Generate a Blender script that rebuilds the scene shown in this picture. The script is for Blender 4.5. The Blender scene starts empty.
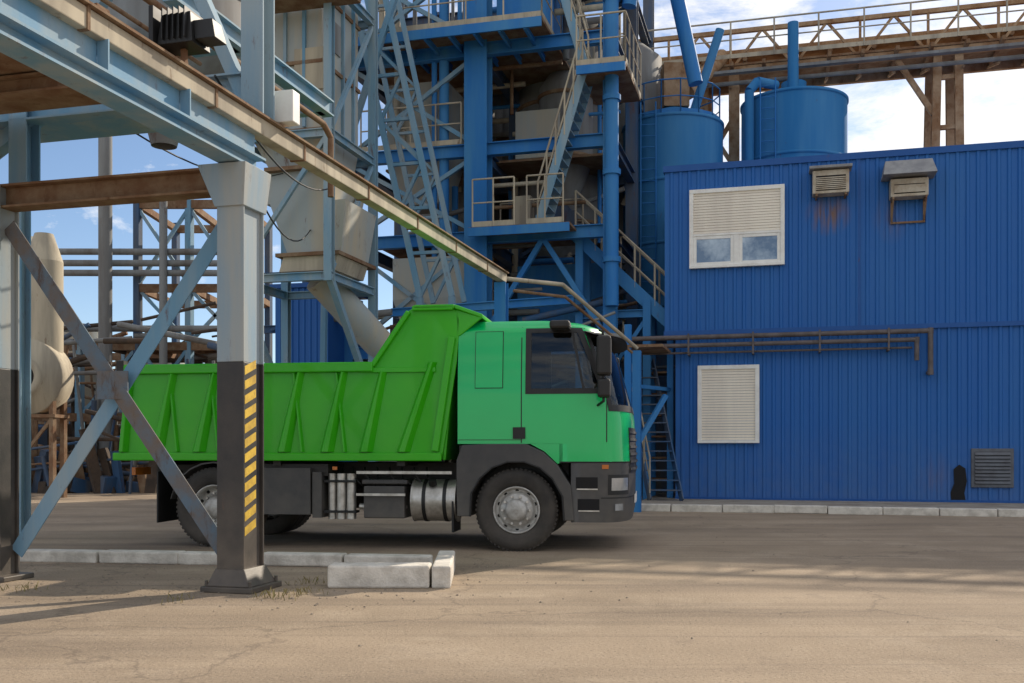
import bpy, math, random
from mathutils import Vector, Matrix
random.seed(7)
V3=Vector
CA,SA=math.cos(math.radians(15)),math.sin(math.radians(15))
U=V3((CA,-SA,0)); VV=V3((SA,CA,0)); ZZ=V3((0,0,1))
def P(s,t,z): return V3((s*CA+t*SA,-s*SA+t*CA,z))
scene=bpy.context.scene
# ---------------------------------------------------------------- materials
def M(name,col,col2=None,scale=2.5,lo=.4,hi=.65,rough=.6,metal=0,rust=0,rustcol=(.13,.05,.022),bump=.15,streak=False,coat=0,dust=0,dustz=1.2,dustcol=(.25,.2,.15),fine=60,spec=.5,stain=None):
    m=bpy.data.materials.new(name); m.use_nodes=True
    nt=m.node_tree; N=nt.nodes; L=nt.links
    b=N['Principled BSDF']
    tc=N.new('ShaderNodeTexCoord')
    mp=N.new('ShaderNodeMapping'); L.new(tc.outputs['Object'],mp.inputs[0])
    if streak: mp.inputs['Scale'].default_value=(1,1,.12)
    n=N.new('ShaderNodeTexNoise'); n.inputs['Scale'].default_value=scale; n.inputs['Detail'].default_value=4; n.inputs['Roughness'].default_value=.65
    L.new(mp.outputs[0],n.inputs['Vector'])
    r=N.new('ShaderNodeMapRange'); r.inputs[1].default_value=lo; r.inputs[2].default_value=hi
    L.new(n.outputs[0],r.inputs[0])
    mx=N.new('ShaderNodeMix'); mx.data_type='RGBA'
    c2=col2 or tuple(c*.7 for c in col)
    mx.inputs[6].default_value=(*col,1); mx.inputs[7].default_value=(*c2,1)
    L.new(r.outputs[0],mx.inputs[0]); out=mx.outputs[2]
    if rust>0:
        n2=N.new('ShaderNodeTexNoise'); n2.inputs['Scale'].default_value=scale*2.6; n2.inputs['Detail'].default_value=6; n2.inputs['Roughness'].default_value=.78
        mp2=N.new('ShaderNodeMapping'); L.new(tc.outputs['Object'],mp2.inputs[0]); mp2.inputs['Location'].default_value=(3.3,1.1,7.7); mp2.inputs['Scale'].default_value=(1,1,.3)
        L.new(mp2.outputs[0],n2.inputs['Vector'])
        r2=N.new('ShaderNodeMapRange'); r2.inputs[1].default_value=.66-rust*.3; r2.inputs[2].default_value=.80-rust*.3; r2.inputs[4].default_value=.9
        L.new(n2.outputs[0],r2.inputs[0])
        m2=N.new('ShaderNodeMix'); m2.data_type='RGBA'; m2.inputs[7].default_value=(*rustcol,1)
        L.new(r2.outputs[0],m2.inputs[0]); L.new(out,m2.inputs[6]); out=m2.outputs[2]
    if stain:
        for (sx_,sy_,sz_,wx,wz,amt) in stain:
            v=N.new('ShaderNodeMapping'); L.new(tc.outputs['Object'],v.inputs[0])
            v.inputs['Scale'].default_value=(1/wx,0,1/wz); v.inputs['Location'].default_value=(-sx_/wx,0,-sz_/wz)
            ln_=N.new('ShaderNodeVectorMath'); ln_.operation='LENGTH'; L.new(v.outputs[0],ln_.inputs[0])
            q=N.new('ShaderNodeMapRange'); q.inputs[1].default_value=1; q.inputs[2].default_value=.1; L.new(ln_.outputs['Value'],q.inputs[0])
            ns=N.new('ShaderNodeTexNoise'); ns.inputs['Scale'].default_value=9; ns.inputs['Detail'].default_value=3
            mpp=N.new('ShaderNodeMapping'); L.new(tc.outputs['Object'],mpp.inputs[0]); mpp.inputs['Scale'].default_value=(1,1,.15); L.new(mpp.outputs[0],ns.inputs['Vector'])
            q2=N.new('ShaderNodeMapRange'); q2.inputs[1].default_value=.35; q2.inputs[2].default_value=.6; q2.inputs[4].default_value=amt; L.new(ns.outputs[0],q2.inputs[0])
            mu=N.new('ShaderNodeMath'); mu.operation='MULTIPLY'; L.new(q.outputs[0],mu.inputs[0]); L.new(q2.outputs[0],mu.inputs[1])
            m4=N.new('ShaderNodeMix'); m4.data_type='RGBA'; m4.inputs[7].default_value=(.22,.12,.06,1); L.new(mu.outputs[0],m4.inputs[0]); L.new(out,m4.inputs[6]); out=m4.outputs[2]
    if dust>0:
        sp=N.new('ShaderNodeSeparateXYZ'); L.new(tc.outputs['Object'],sp.inputs[0])
        r3=N.new('ShaderNodeMapRange'); r3.inputs[1].default_value=dustz; r3.inputs[2].default_value=.2; r3.inputs[3].default_value=.12; r3.inputs[4].default_value=1
        L.new(sp.outputs[2],r3.inputs[0])
        n3=N.new('ShaderNodeTexNoise'); n3.inputs['Scale'].default_value=5; n3.inputs['Detail'].default_value=4
        L.new(tc.outputs['Object'],n3.inputs['Vector'])
        mm=N.new('ShaderNodeMath'); mm.operation='MULTIPLY'; L.new(r3.outputs[0],mm.inputs[0]); L.new(n3.outputs[0],mm.inputs[1])
        mm2=N.new('ShaderNodeMath'); mm2.operation='MULTIPLY'; mm2.inputs[1].default_value=dust*1.6; mm2.use_clamp=True; L.new(mm.outputs[0],mm2.inputs[0])
        m3=N.new('ShaderNodeMix'); m3.data_type='RGBA'; m3.inputs[7].default_value=(*dustcol,1)
        L.new(mm2.outputs[0],m3.inputs[0]); L.new(out,m3.inputs[6]); out=m3.outputs[2]
    L.new(out,b.inputs['Base Color'])
    b.inputs['Metallic'].default_value=metal
    b.inputs['Specular IOR Level'].default_value=spec
    rr=N.new('ShaderNodeMapRange'); rr.inputs[3].default_value=max(0,rough-.1); rr.inputs[4].default_value=min(1,rough+.15)
    L.new(n.outputs[0],rr.inputs[0]); L.new(rr.outputs[0],b.inputs['Roughness'])
    b.inputs['Coat Weight'].default_value=coat; b.inputs['Coat Roughness'].default_value=.05
    if bump>0:
        nb=N.new('ShaderNodeTexNoise'); nb.inputs['Scale'].default_value=fine; nb.inputs['Detail'].default_value=2
        L.new(tc.outputs['Object'],nb.inputs['Vector'])
        bp=N.new('ShaderNodeBump'); bp.inputs['Strength'].default_value=bump; bp.inputs['Distance'].default_value=.01
        L.new(nb.outputs[0],bp.inputs['Height']); L.new(bp.outputs[0],b.inputs['Normal'])
    return m
MT={}
MT['wall']=M('blue_sheet',(.012,.115,.40),(.022,.135,.41),scale=1.1,rough=.5,streak=True,rust=0,bump=0,dust=.22,dustz=1.8,dustcol=(.17,.20,.26),spec=.3,stain=((6.9,0,6.35,.5,.5,1.0),(8.15,0,6.2,.4,.6,.35),(9.0,0,.6,.4,.6,.3)))
MT['walltrim']=M('blue_trim',(.012,.085,.31),(.02,.1,.33),rough=.5,rust=.03,bump=0,spec=.3)
MT['blue']=M('blue_steel',(.022,.17,.48),(.06,.23,.47),rust=.1,scale=1.6,rough=.6,streak=True,spec=.25,bump=0)
MT['bluegrey']=M('faded_blue_steel',(.15,.31,.45),(.30,.38,.42),rust=.2,scale=2,rough=.7,streak=True,bump=.08,spec=.3)
MT['post']=M('faded_post_paint',(.24,.34,.42),(.42,.40,.34),rust=.18,scale=2,rough=.7,streak=True,bump=.08,spec=.3)
MT['brace']=M('weathered_brace_steel',(.12,.17,.22),(.17,.13,.10),rust=.42,scale=3,rough=.75,rustcol=(.10,.06,.04),spec=.3)
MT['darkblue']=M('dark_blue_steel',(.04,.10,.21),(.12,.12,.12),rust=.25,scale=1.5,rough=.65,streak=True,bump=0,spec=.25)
MT['tank']=M('blue_tank_paint',(.03,.18,.42),(.07,.24,.46),rust=.06,scale=1.0,rough=.75,streak=True,bump=0,spec=.12)
MT['cream']=M('dusty_cream_steel',(.50,.44,.33),(.32,.28,.22),rust=.22,scale=2.2,rough=.8,streak=True,bump=.05,spec=.25)
MT['greyduct']=M('dusty_grey_steel',(.24,.25,.25),(.15,.14,.13),rust=.22,scale=1.3,rough=.75,streak=True,bump=0,spec=.25)
MT['hopper']=M('dusty_hopper',(.36,.40,.40),(.50,.43,.31),rust=.22,scale=1.3,rough=.8,streak=True,bump=.05,spec=.25)
MT['scrap']=M('dark_scrap_metal',(.05,.038,.03),(.10,.07,.05),rust=.25,scale=3,rough=.9,bump=0)
MT['rust']=M('rusty_steel',(.19,.105,.06),(.28,.20,.13),rust=.3,rustcol=(.11,.05,.025),scale=3,rough=.85,bump=.3,spec=.2)
MT['rustlight']=M('dusty_rusty_steel',(.42,.29,.18),(.26,.14,.07),rust=.3,scale=2,rough=.85,bump=.2,spec=.2)
MT['black']=M('black_paint',(.016,.016,.018),(.04,.035,.032),rust=.14,scale=3,rough=.5,dust=.4,dustz=1.0,bump=.1)
MT['yellow']=M('yellow_paint',(.72,.47,.04),(.45,.28,.03),rust=.2,scale=6,rough=.6,bump=0)
MT['conc']=M('kerb_concrete',(.72,.67,.59),(.48,.44,.38),scale=4,rough=.9,bump=.7,fine=45,rust=.12,rustcol=(.26,.22,.17))
MT['pave']=M('pavement_concrete',(.36,.32,.26),(.24,.2,.16),scale=2,rough=.95,bump=.5)
MT['pipe']=M('grey_pipe',(.13,.11,.11),(.08,.065,.06),rust=.2,scale=5,rough=.6)
MT['shutter']=M('cream_shutter',(.84,.77,.65),(.74,.67,.57),scale=2,rough=.55,streak=True,bump=0)
MT['frame']=M('white_frame',(.85,.84,.80),(.74,.72,.68),scale=4,rough=.45,bump=0)
MT['glass']=M('window_glass',(.10,.17,.28),(.45,.55,.65),scale=1.6,rough=.12,bump=0,spec=.9)
MT['ac']=M('ac_casing',(.50,.45,.36),(.35,.28,.2),rust=.12,scale=4,rough=.6)
MT['hood']=M('grey_hood',(.28,.28,.28),(.2,.2,.21),rust=.1,scale=4,rough=.6)
MT['dark']=M('dark_opening',(.008,.008,.009),(.015,.013,.012),rough=.9,bump=0)
MT['vent']=M('vent_metal',(.13,.14,.16),(.09,.09,.1),rough=.6,rust=.1)
MT['green']=M('cab_paint',(.0015,.50,.125),(.002,.53,.135),scale=1.2,rough=.3,coat=.5,bump=0,dust=.04,dustz=2.0,dustcol=(.10,.28,.14),spec=.35)
MT['lime']=M('tipper_paint',(.030,.43,.003),(.045,.47,.005),scale=1.2,rough=.38,coat=.18,bump=.03,dust=.16,dustz=2.4,dustcol=(.13,.26,.06),fine=20,spec=.35)
MT['plastic']=M('dark_plastic',(.034,.036,.04),(.05,.05,.052),rough=.5,bump=.05,dust=.45,dustz=1.3,dustcol=(.19,.165,.13))
MT['chassis']=M('chassis_black',(.014,.014,.014),(.035,.03,.027),rough=.6,dust=.4,dustz=1.2,dustcol=(.11,.09,.07),scale=6)
MT['tyre']=M('tyre_rubber',(.016,.016,.016),(.03,.028,.026),rough=.8,bump=.5,fine=90,dust=.45,dustz=1.1,dustcol=(.15,.125,.10),scale=5)
MT['alu']=M('aluminium',(.62,.6,.56),(.4,.38,.34),metal=.75,rough=.35,scale=6,bump=.08)
MT['silverrim']=M('painted_rim',(.52,.51,.48),(.3,.28,.25),metal=.3,rough=.42,scale=7,bump=.1)
MT['seal']=M('rubber_seal',(.01,.01,.01),rough=.5,bump=0)
MT['interior']=M('cab_interior',(.03,.03,.032),(.05,.048,.046),rough=.8,bump=0)
MT['lamp']=M('headlamp_lens',(.45,.47,.48),(.3,.32,.33),rough=.08,metal=.3,bump=0,coat=1)
MT['orange']=M('indicator_lens',(.6,.17,.02),rough=.2,bump=0)
MT['weed']=M('dry_weed',(.30,.23,.09),(.15,.15,.05),scale=8,rough=.9,bump=0)
MT['stone']=M('gravel_stone',(.34,.28,.21),(.22,.18,.14),scale=8,rough=.95,bump=0)
MT['leaf']=M('distant_foliage',(.05,.08,.025),(.08,.10,.04),scale=.5,rough=.9,bump=0)
def clear_glass():
    m=bpy.data.materials.new('tinted_cab_glass'); m.use_nodes=True; nt=m.node_tree;N=nt.nodes;L=nt.links
    N.remove(N['Principled BSDF']); o=N['Material Output']
    t=N.new('ShaderNodeBsdfTransparent'); t.inputs[0].default_value=(.42,.50,.50,1)
    gl=N.new('ShaderNodeBsdfGlossy'); gl.inputs['Roughness'].default_value=.02; gl.inputs[0].default_value=(.9,.95,1,1)
    fz=N.new('ShaderNodeFresnel'); fz.inputs[0].default_value=1.5
    x=N.new('ShaderNodeMixShader'); L.new(fz.outputs[0],x.inputs[0]); L.new(t.outputs[0],x.inputs[1]); L.new(gl.outputs[0],x.inputs[2]); L.new(x.outputs[0],o.inputs[0]); return m
MT['cabglass']=clear_glass()
# ---------------------------------------------------------------- mesh builder
class B:
    def __init__(s): s.v=[]; s.f=[]; s.sm=[]
    def add(s,vs,fs,smooth=False):
        o=len(s.v); s.v+= [tuple(v) for v in vs]
        for f in fs: s.f.append(tuple(i+o for i in f)); s.sm.append(smooth)
    def hexa(s,c):
        s.add(c,[(0,3,2,1),(4,5,6,7),(0,1,5,4),(1,2,6,5),(2,3,7,6),(3,0,4,7)])
    def box(s,x0,x1,y0,y1,z0,z1):
        s.hexa([V3(p) for p in ((x0,y0,z0),(x1,y0,z0),(x1,y1,z0),(x0,y1,z0),(x0,y0,z1),(x1,y0,z1),(x1,y1,z1),(x0,y1,z1))])
    def sbox(s,a,b,c,d,z0,z1):
        s.hexa([P(a,c,z0),P(b,c,z0),P(b,d,z0),P(a,d,z0),P(a,c,z1),P(b,c,z1),P(b,d,z1),P(a,d,z1)])
    def taper(s,lo,hi):
        a=lo;b=hi
        s.hexa([P(a[0],a[2],a[4]),P(a[1],a[2],a[4]),P(a[1],a[3],a[4]),P(a[0],a[3],a[4]),P(b[0],b[2],b[4]),P(b[1],b[2],b[4]),P(b[1],b[3],b[4]),P(b[0],b[3],b[4])])
    def beam(s,p,q,w,h=None,up=None):
        h=h or w; p=V3(p);q=V3(q); d=(q-p).normalized()
        u=up or (ZZ if abs(d.z)<.98 else VV)
        sd=d.cross(u).normalized(); u2=sd.cross(d).normalized()
        a=sd*w/2; b=u2*h/2
        s.hexa([p-a-b,p+a-b,p+a+b,p-a+b,q-a-b,q+a-b,q+a+b,q-a+b])
    def ibeam(s,p,q,w,h,tk=.02,up=None):
        p=V3(p);q=V3(q); d=(q-p).normalized()
        u=up or (ZZ if abs(d.z)<.98 else VV)
        sd=d.cross(u).normalized(); u2=sd.cross(d).normalized()
        s.beam(p+u2*(h/2-tk/2),q+u2*(h/2-tk/2),w,tk,up); s.beam(p-u2*(h/2-tk/2),q-u2*(h/2-tk/2),w,tk,up)
        s.beam(p,q,tk,h-2*tk,up)
    def tube(s,p,q,r,n=10,r2=None,cap=True):
        p=V3(p);q=V3(q); r2=r if r2 is None else r2
        d=(q-p).normalized(); u=ZZ if abs(d.z)<.98 else V3((1,0,0))
        a=d.cross(u).normalized(); b=a.cross(d)
        vs=[]
        for c,rr in ((p,r),(q,r2)):
            for i in range(n):
                t=2*math.pi*i/n; vs.append(c+a*rr*math.cos(t)+b*rr*math.sin(t))
        s.add(vs,[(i,(i+1)%n,n+(i+1)%n,n+i) for i in range(n)],True)
        if cap:
            s.add(vs[:n],[tuple(range(n))[::-1]]); s.add(vs[n:],[tuple(range(n))])
    def path(s,pts,r,n=8):
        for i in range(len(pts)-1): s.tube(pts[i],pts[i+1],r,n)
    def lathe(s,prof,c,axis='y',n=40):
        c=V3(c); vs=[]
        for (r,h) in prof:
            for i in range(n):
                t=2*math.pi*i/n
                if axis=='y': vs.append(c+V3((r*math.cos(t),h,r*math.sin(t))))
                else: vs.append(c+V3((r*math.cos(t),r*math.sin(t),h)))
        fs=[]
        for k in range(len(prof)-1):
            for i in range(n): 
                j=(i+1)%n; fs.append((k*n+i,k*n+j,(k+1)*n+j,(k+1)*n+i))
        s.add(vs,fs,True)
    def prism(s,poly,y0,y1):
        n=len(poly); vs=[V3((x,y0,z)) for x,z in poly]+[V3((x,y1,z)) for x,z in poly]
        s.add(vs,[tuple(range(n)),tuple(range(2*n-1,n-1,-1))]+[(i,i+n,(i+1)%n+n,(i+1)%n) for i in range(n)])
    def rail(s,pts,h=1.05,sp=1.0,r=.022):
        for i in range(len(pts)-1):
            a=V3(pts[i]);b=V3(pts[i+1]); up=V3((0,0,h))
            s.tube(a+up,b+up,r,6); s.tube(a+up*.5,b+up*.5,r*.8,6); s.beam(a+V3((0,0,.06)),b+V3((0,0,.06)),.008,.12)
            n=max(1,int(round((b-a).length/sp)))
            for k in range(n+1):
                c=a.lerp(b,k/n); s.tube(c,c+up,r,6)
    def stairs(s,p,q,wv,n=None):
        p=V3(p);q=V3(q); wv=V3(wv)
        for o in (V3((0,0,0)),wv): s.beam(p+o,q+o,.03,.2)
        n=n or max(3,int((q.z-p.z)/.21)); run=V3(((q-p).x,(q-p).y,0)).normalized()*.12
        for k in range(1,n):
            c=p.lerp(q,k/n); u=wv
            s.hexa([c-run,c-run+u,c+run+u,c+run]+[x+V3((0,0,.03)) for x in (c-run,c-run+u,c+run+u,c+run)])
    def truss(s,p,q,wv,n,cw=.1,bw=.06):
        p=V3(p);q=V3(q);wv=V3(wv)
        s.beam(p,q,cw); s.beam(p+wv,q+wv,cw)
        for k in range(n):
            a=p.lerp(q,k/n); b=p.lerp(q,(k+1)/n)
            if k%2: s.beam(a,b+wv,bw)
            else: s.beam(a+wv,b,bw)
            s.beam(a,a+wv,bw)
import bmesh
class G:
    def __init__(s,name,loc=(0,0,0),rot=0):
        s.name=name; s.parts={}
        s.e=bpy.data.objects.new(name,None); scene.collection.objects.link(s.e)
        s.e.location=loc; s.e.rotation_euler=(0,0,rot); s.e.empty_display_size=.3
        s.bev={}
    def __call__(s,part,mat,bev=0):
        k=(part,mat)
        if k not in s.parts: s.parts[k]=B(); s.bev[k]=bev
        return s.parts[k]
    def done(s):
        for (pn,mt),b in s.parts.items():
            me=bpy.data.meshes.new(pn); me.from_pydata(b.v,[],b.f); me.validate()
            for p,sm in zip(me.polygons,b.sm): p.use_smooth=sm
            me.materials.append(MT[mt]); me.update()
            bm=bmesh.new(); bm.from_mesh(me); bmesh.ops.recalc_face_normals(bm,faces=bm.faces); bm.to_mesh(me); bm.free()
            o=bpy.data.objects.new(pn,me); scene.collection.objects.link(o); o.parent=s.e
            if s.bev[(pn,mt)]>0:
                md=o.modifiers.new('bevel','BEVEL'); md.width=s.bev[(pn,mt)]; md.segments=2; md.limit_method='ANGLE'; md.angle_limit=math.radians(40)
# ---------------------------------------------------------------- ground
def ground_mat():
    m=bpy.data.materials.new('worn_asphalt'); m.use_nodes=True; nt=m.node_tree;N=nt.nodes;L=nt.links;b=N['Principled BSDF']
    tc=N.new('ShaderNodeTexCoord')
    def noise(sc,det=5,ro=.6,mscale=None,rot=0):
        n=N.new('ShaderNodeTexNoise'); n.inputs['Scale'].default_value=sc; n.inputs['Detail'].default_value=det; n.inputs['Roughness'].default_value=ro
        mp=N.new('ShaderNodeMapping'); L.new(tc.outputs['Object'],mp.inputs[0]); mp.inputs['Rotation'].default_value=(0,0,rot)
        if mscale: mp.inputs['Scale'].default_value=mscale
        L.new(mp.outputs[0],n.inputs['Vector']); return n
    def mix(a,bc,fac,lo,hi,mode='MIX',amt=1):
        r=N.new('ShaderNodeMapRange'); r.inputs[1].default_value=lo; r.inputs[2].default_value=hi; r.inputs[4].default_value=amt
        L.new(fac,r.inputs[0]); x=N.new('ShaderNodeMix'); x.data_type='RGBA'; x.blend_type=mode
        L.new(r.outputs[0],x.inputs[0])
        if isinstance(a,tuple): x.inputs[6].default_value=(*a,1)
        else: L.new(a,x.inputs[6])
        x.inputs[7].default_value=(*bc,1); return x.outputs[2]
    c=mix((.40,.31,.22),(.31,.24,.17),noise(.35,4).outputs[0],.38,.62)
    c=mix(c,(.46,.365,.265),noise(1.1,6,.7).outputs[0],.5,.72)
    c=mix(c,(.20,.155,.115),noise(.5,5,.55,(.35,2.2,1),math.radians(12)).outputs[0],.48,.70,amt=.75)
    c=mix(c,(.17,.13,.10),noise(2.2,5,.7).outputs[0],.58,.72,amt=.5)
    c=mix(c,(.20,.16,.125),noise(1.0,4,.6,(.06,5.5,1),math.radians(14)).outputs[0],.54,.66,amt=.45)
    sp=noise(50,2,.5).outputs[0]
    c=mix(c,(.54,.45,.34),sp,.6,.75,amt=.55)
    c=mix(c,(.11,.09,.07),sp,.42,.28,amt=.65)
    vo=N.new('ShaderNodeTexVoronoi'); vo.feature='DISTANCE_TO_EDGE'; vo.inputs['Scale'].default_value=.22
    ds=N.new('ShaderNodeVectorMath'); ds.operation='ADD'; nn=noise(1.6,4); 
    sc=N.new('ShaderNodeVectorMath'); sc.operation='SCALE'; sc.inputs[3].default_value=.9; L.new(nn.outputs[1],sc.inputs[0])
    L.new(tc.outputs['Object'],ds.inputs[0]); L.new(sc.outputs[0],ds.inputs[1]); L.new(ds.outputs[0],vo.inputs['Vector'])
    c=mix(c,(.12,.095,.075),vo.outputs['Distance'],.006,.0,amt=.4)
    L.new(c,b.inputs['Base Color']); b.inputs['Roughness'].default_value=.92; b.inputs['Specular IOR Level'].default_value=.2
    bp=N.new('ShaderNodeBump'); bp.inputs['Strength'].default_value=.85; bp.inputs['Distance'].default_value=.014
    L.new(noise(32,5,.78).outputs[0],bp.inputs['Height']); L.new(bp.outputs[0],b.inputs['Normal']); return m
MT['ground']=ground_mat()
g=G('ground'); g('ground_sheet','ground').add([(-500,-200,0),(500,-200,0),(500,800,0),(-500,800,0)],[(0,1,2,3)]); g.done()
g=G('gravel'); b=g('stones','stone')
def stone(b,x,y,r):
    vs=[(x+r*random.uniform(.6,1.2)*dx,y+r*random.uniform(.6,1.2)*dy,max(0,r*dz*random.uniform(.4,.7)+r*.2)) for dx,dy,dz in ((1,0,0),(0,1,0),(-1,0,0),(0,-1,0),(0,0,1),(0,0,-1))]
    b.add(vs,[(0,1,4),(1,2,4),(2,3,4),(3,0,4),(1,0,5),(2,1,5),(3,2,5),(0,3,5)])
for i in range(1500):
    t=random.random()
    if t<.5: x,y=random.gauss(-2.8,1.5),random.gauss(8.9,.6)
    elif t<.85: x,y=random.uniform(-6,0),random.gauss(10.6,.22)
    else: x,y=random.uniform(-5,7),random.uniform(6,20)
    stone(b,x,y,random.choice([.005,.007,.010,.016]))
g.done()
# ---------------------------------------------------------------- kerbs
def kerb(name,segs):
    g=G(name); b=g('kerb_stones','conc',.018)
    for (p,q,w,h) in segs:
        p=V3((p[0],p[1],h/2));q=V3((q[0],q[1],h/2)); n=max(1,round((q-p).length/1.0))
        for k in range(n):
            a=p.lerp(q,k/n);c=p.lerp(q,(k+1)/n); d=(c-a).normalized()*.006; j=V3((random.uniform(-.012,.012),random.uniform(-.012,.012),random.uniform(-.012,.004)))
            b.beam(a+d+j,c-d+j,w,h)
    g.done()
kerb('kerb',[((-5.4,11.1),(-.85,10.45),.22,.13)])
kerb('kerb_block',[((-1.66,9.05),(-.74,9.05),.30,.2),((-.62,8.9),(-.66,10.3),.17,.2)])
kerb('kerb',[((2.2,20.0),(15.5,16.5),.22,.15)])
g=G('pavement'); 
a,bq=V3((2.35,20.1,0)),V3((15.6,16.6,0))
g('slab','pave').hexa([a,bq,bq+VV*8,a+VV*8]+[p+V3((0,0,.10)) for p in (a,bq,bq+VV*8,a+VV*8)]); g.done()
# ---------------------------------------------------------------- blue building
g=G('blue_corrugated_building'); S0,T0=-2.29,22.9
def corr(b,s0,s1,t,z0,z1,pitch=.2,d=.028):
    s=s0; pts=[]
    while s<s1:
        pts+=[(s,0),(s+pitch*.55,0),(s+pitch*.66,-d),(s+pitch*.9,-d)]; s+=pitch
    pts=[(min(a,s1),c) for a,c in pts]+[(s1,0)]
    vs=[P(a,t+c,z0) for a,c in pts]+[P(a,t+c,z1) for a,c in pts]; n=len(pts)
    b.add(vs,[(i,i+1,n+i+1,n+i) for i in range(n-1)])
L_=15.5
g('core','walltrim').sbox(S0+.02,S0+L_,T0+.03,T0+6,.1,7.55)
w=g('wall_lower','wall'); corr(w,S0,S0+L_,T0,.14,3.80)
w=g('wall_upper','wall'); corr(w,S0-.24,S0+L_,T0-.04,3.9,7.5)
g('core_upper','walltrim').sbox(S0-.24,S0+.02,T0-.01,T0+6,3.9,7.5)
tr=g('trim','walltrim')
tr.sbox(S0-.27,S0+L_,T0-.10,T0+6.05,7.5,7.64)
tr.sbox(S0-.26,S0+L_,T0-.075,T0+.02,3.80,3.90)
tr.sbox(S0-.01,S0+L_,T0-.05,T0+.02,.08,.15)
for k in range(0,6): 
    s=S0+3.95*k+3.92
    if s<S0+L_: tr.sbox(s,s+.05,T0-.075,T0-.03,3.9,7.5)
def window(s0,s1,z0,z1,t,glz):
    fr=g('window_frame','frame',.006)
    k=.09
    fr.sbox(s0,s1,t-.08,t,z1-k,z1); fr.sbox(s0,s1,t-.10,t,z0,z0+k*.7)
    fr.sbox(s0,s0+k,t-.078,t,z0+k*.7,z1-k); fr.sbox(s1-k,s1,t-.078,t,z0+k*.7,z1-k)
    sh=g('roller_shutter','shutter'); zt=z1-k; zb=glz if glz else z0+k*.7
    n=int((zt-zb)/.06)
    for i in range(n):
        a=zt-(i+1)*(zt-zb)/n; c=zt-i*(zt-zb)/n
        sh.hexa([P(s0+k,t-.050,a+.006),P(s1-k,t-.050,a+.006),P(s1-k,t-.005,a+.006),P(s0+k,t-.005,a+.006),P(s0+k,t-.042,c),P(s1-k,t-.042,c),P(s1-k,t-.005,c),P(s0+k,t-.005,c)])
    if glz:
        fr.sbox(s0+k,s1-k,t-.065,t-.005,glz-.05,glz)
        m=(s0+s1)/2; z2=z0+k*.7
        fr.sbox(m-.06,m+.06,t-.06,t-.005,z2,glz-.05)
        gl=g('glazing','glass')
        for a,c in ((s0+k,m-.06),(m+.06,s1-k)):
            gl.sbox(a+.07,c-.07,t-.04,t-.01,z2+.07,glz-.1)
            fr.sbox(a,a+.07,t-.052,t-.005,z2,glz-.05); fr.sbox(c-.07,c,t-.052,t-.005,z2,glz-.05)
            fr.sbox(a+.07,c-.07,t-.052,t-.005,z2,z2+.07); fr.sbox(a+.07,c-.07,t-.052,t-.005,glz-.12,glz-.05)
window(S0+.32,S0+2.39,5.28,7.05,T0-.07,6.05)
window(S0+.5,S0+1.85,1.36,3.1,T0-.03,None)
t=T0-.07
def ac(s0,s1,z0,z1,dep):
    a=g('ac_unit','ac',.015); a.sbox(s0,s1,t-dep,t,z0,z1)
    h=g('ac_grille','dark'); h.sbox(s0+.07,s1-.07,t-dep-.004,t-dep+.02,z0+.06,z1-.12)
    sl=g('ac_slats','ac')
    n=7
    for i in range(n): 
        z=z0+.08+i*(z1-.12-z0-.1)/n; sl.sbox(s0+.07,s1-.07,t-dep-.02,t-dep-.006,z,z+.022)
ac(S0+2.97,S0+3.72,6.72,7.22,.35)
g('hood','hood',.01).sbox(S0+2.9,S0+3.78,t-.46,t,7.24,7.3)
ac(S0+4.55,S0+5.3,6.55,6.93,.35)
hd=g('hood','hood'); hd.taper((S0+4.38,S0+5.44,t-.62,t,6.97),(S0+4.45,S0+5.38,t-.3,t,7.33))
br=g('ac_bracket','rust')
for s in (S0+4.6,S0+5.25):
    br.sbox(s-.02,s+.02,t-.4,t,6.5,6.54); br.sbox(s-.02,s+.02,t-.03,t,6.05,6.5); br.beam(P(s,t-.38,6.5),P(s,t-.02,6.1),.03)
br.sbox(S0+4.6,S0+5.25,t-.03,t-.005,6.05,6.09)
for s in (S0+3.05,S0+3.65): br.sbox(s-.02,s+.02,t-.4,t,6.66,6.70)
g('vent_frame','vent',.01).sbox(S0+6.18,S0+7.0,T0-.07,T0-.0,.42,1.24)
vs=g('vent_slats','vent')
g('vent_back','dark').sbox(S0+6.25,S0+6.93,T0-.075,T0-.068,.49,1.17)
for i in range(9):
    z=.5+i*.075; vs.hexa([P(S0+6.25,T0-.11,z),P(S0+6.93,T0-.11,z),P(S0+6.93,T0-.08,z+.05),P(S0+6.25,T0-.08,z+.05)]+[x+V3((0,0,.012)) for x in (P(S0+6.25,T0-.11,z),P(S0+6.93,T0-.11,z),P(S0+6.93,T0-.08,z+.05),P(S0+6.25,T0-.08,z+.05))])
op=g('drain_opening','dark')
pts=[(5.8,.12),(6.08,.12),(6.05,.3),(6.1,.55),(6.07,.82),(5.95,.9),(5.84,.8),(5.85,.5),(5.78,.3)]
n=len(pts); vv=[P(S0+a,T0-.036,z) for a,z in pts]+[P(S0+a,T0-.03,z) for a,z in pts]
op.add(vv,[tuple(range(n))]+[(i,(i+1)%n,n+(i+1)%n,n+i) for i in range(n)])
pb=g('wall_pipes','pipe')
def bend(pts,r,b):
    b.path(pts,r,10)
    for p in pts[1:-1]: b.tube(V3(p)-V3((0,0,r*1.1)),V3(p)+V3((0,0,r*1.1)),r*1.12,10)
bend([P(S0-1.2,T0-.3,3.72),P(S0+5.35,T0-.3,3.72),P(S0+5.35,T0-.3,2.85),P(S0+5.35,T0-.0,2.85)],.055,pb)
bend([P(S0-1.2,T0-.3,3.54),P(S0+5.08,T0-.3,3.54),P(S0+5.08,T0-.3,3.1)],.05,pb)
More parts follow.
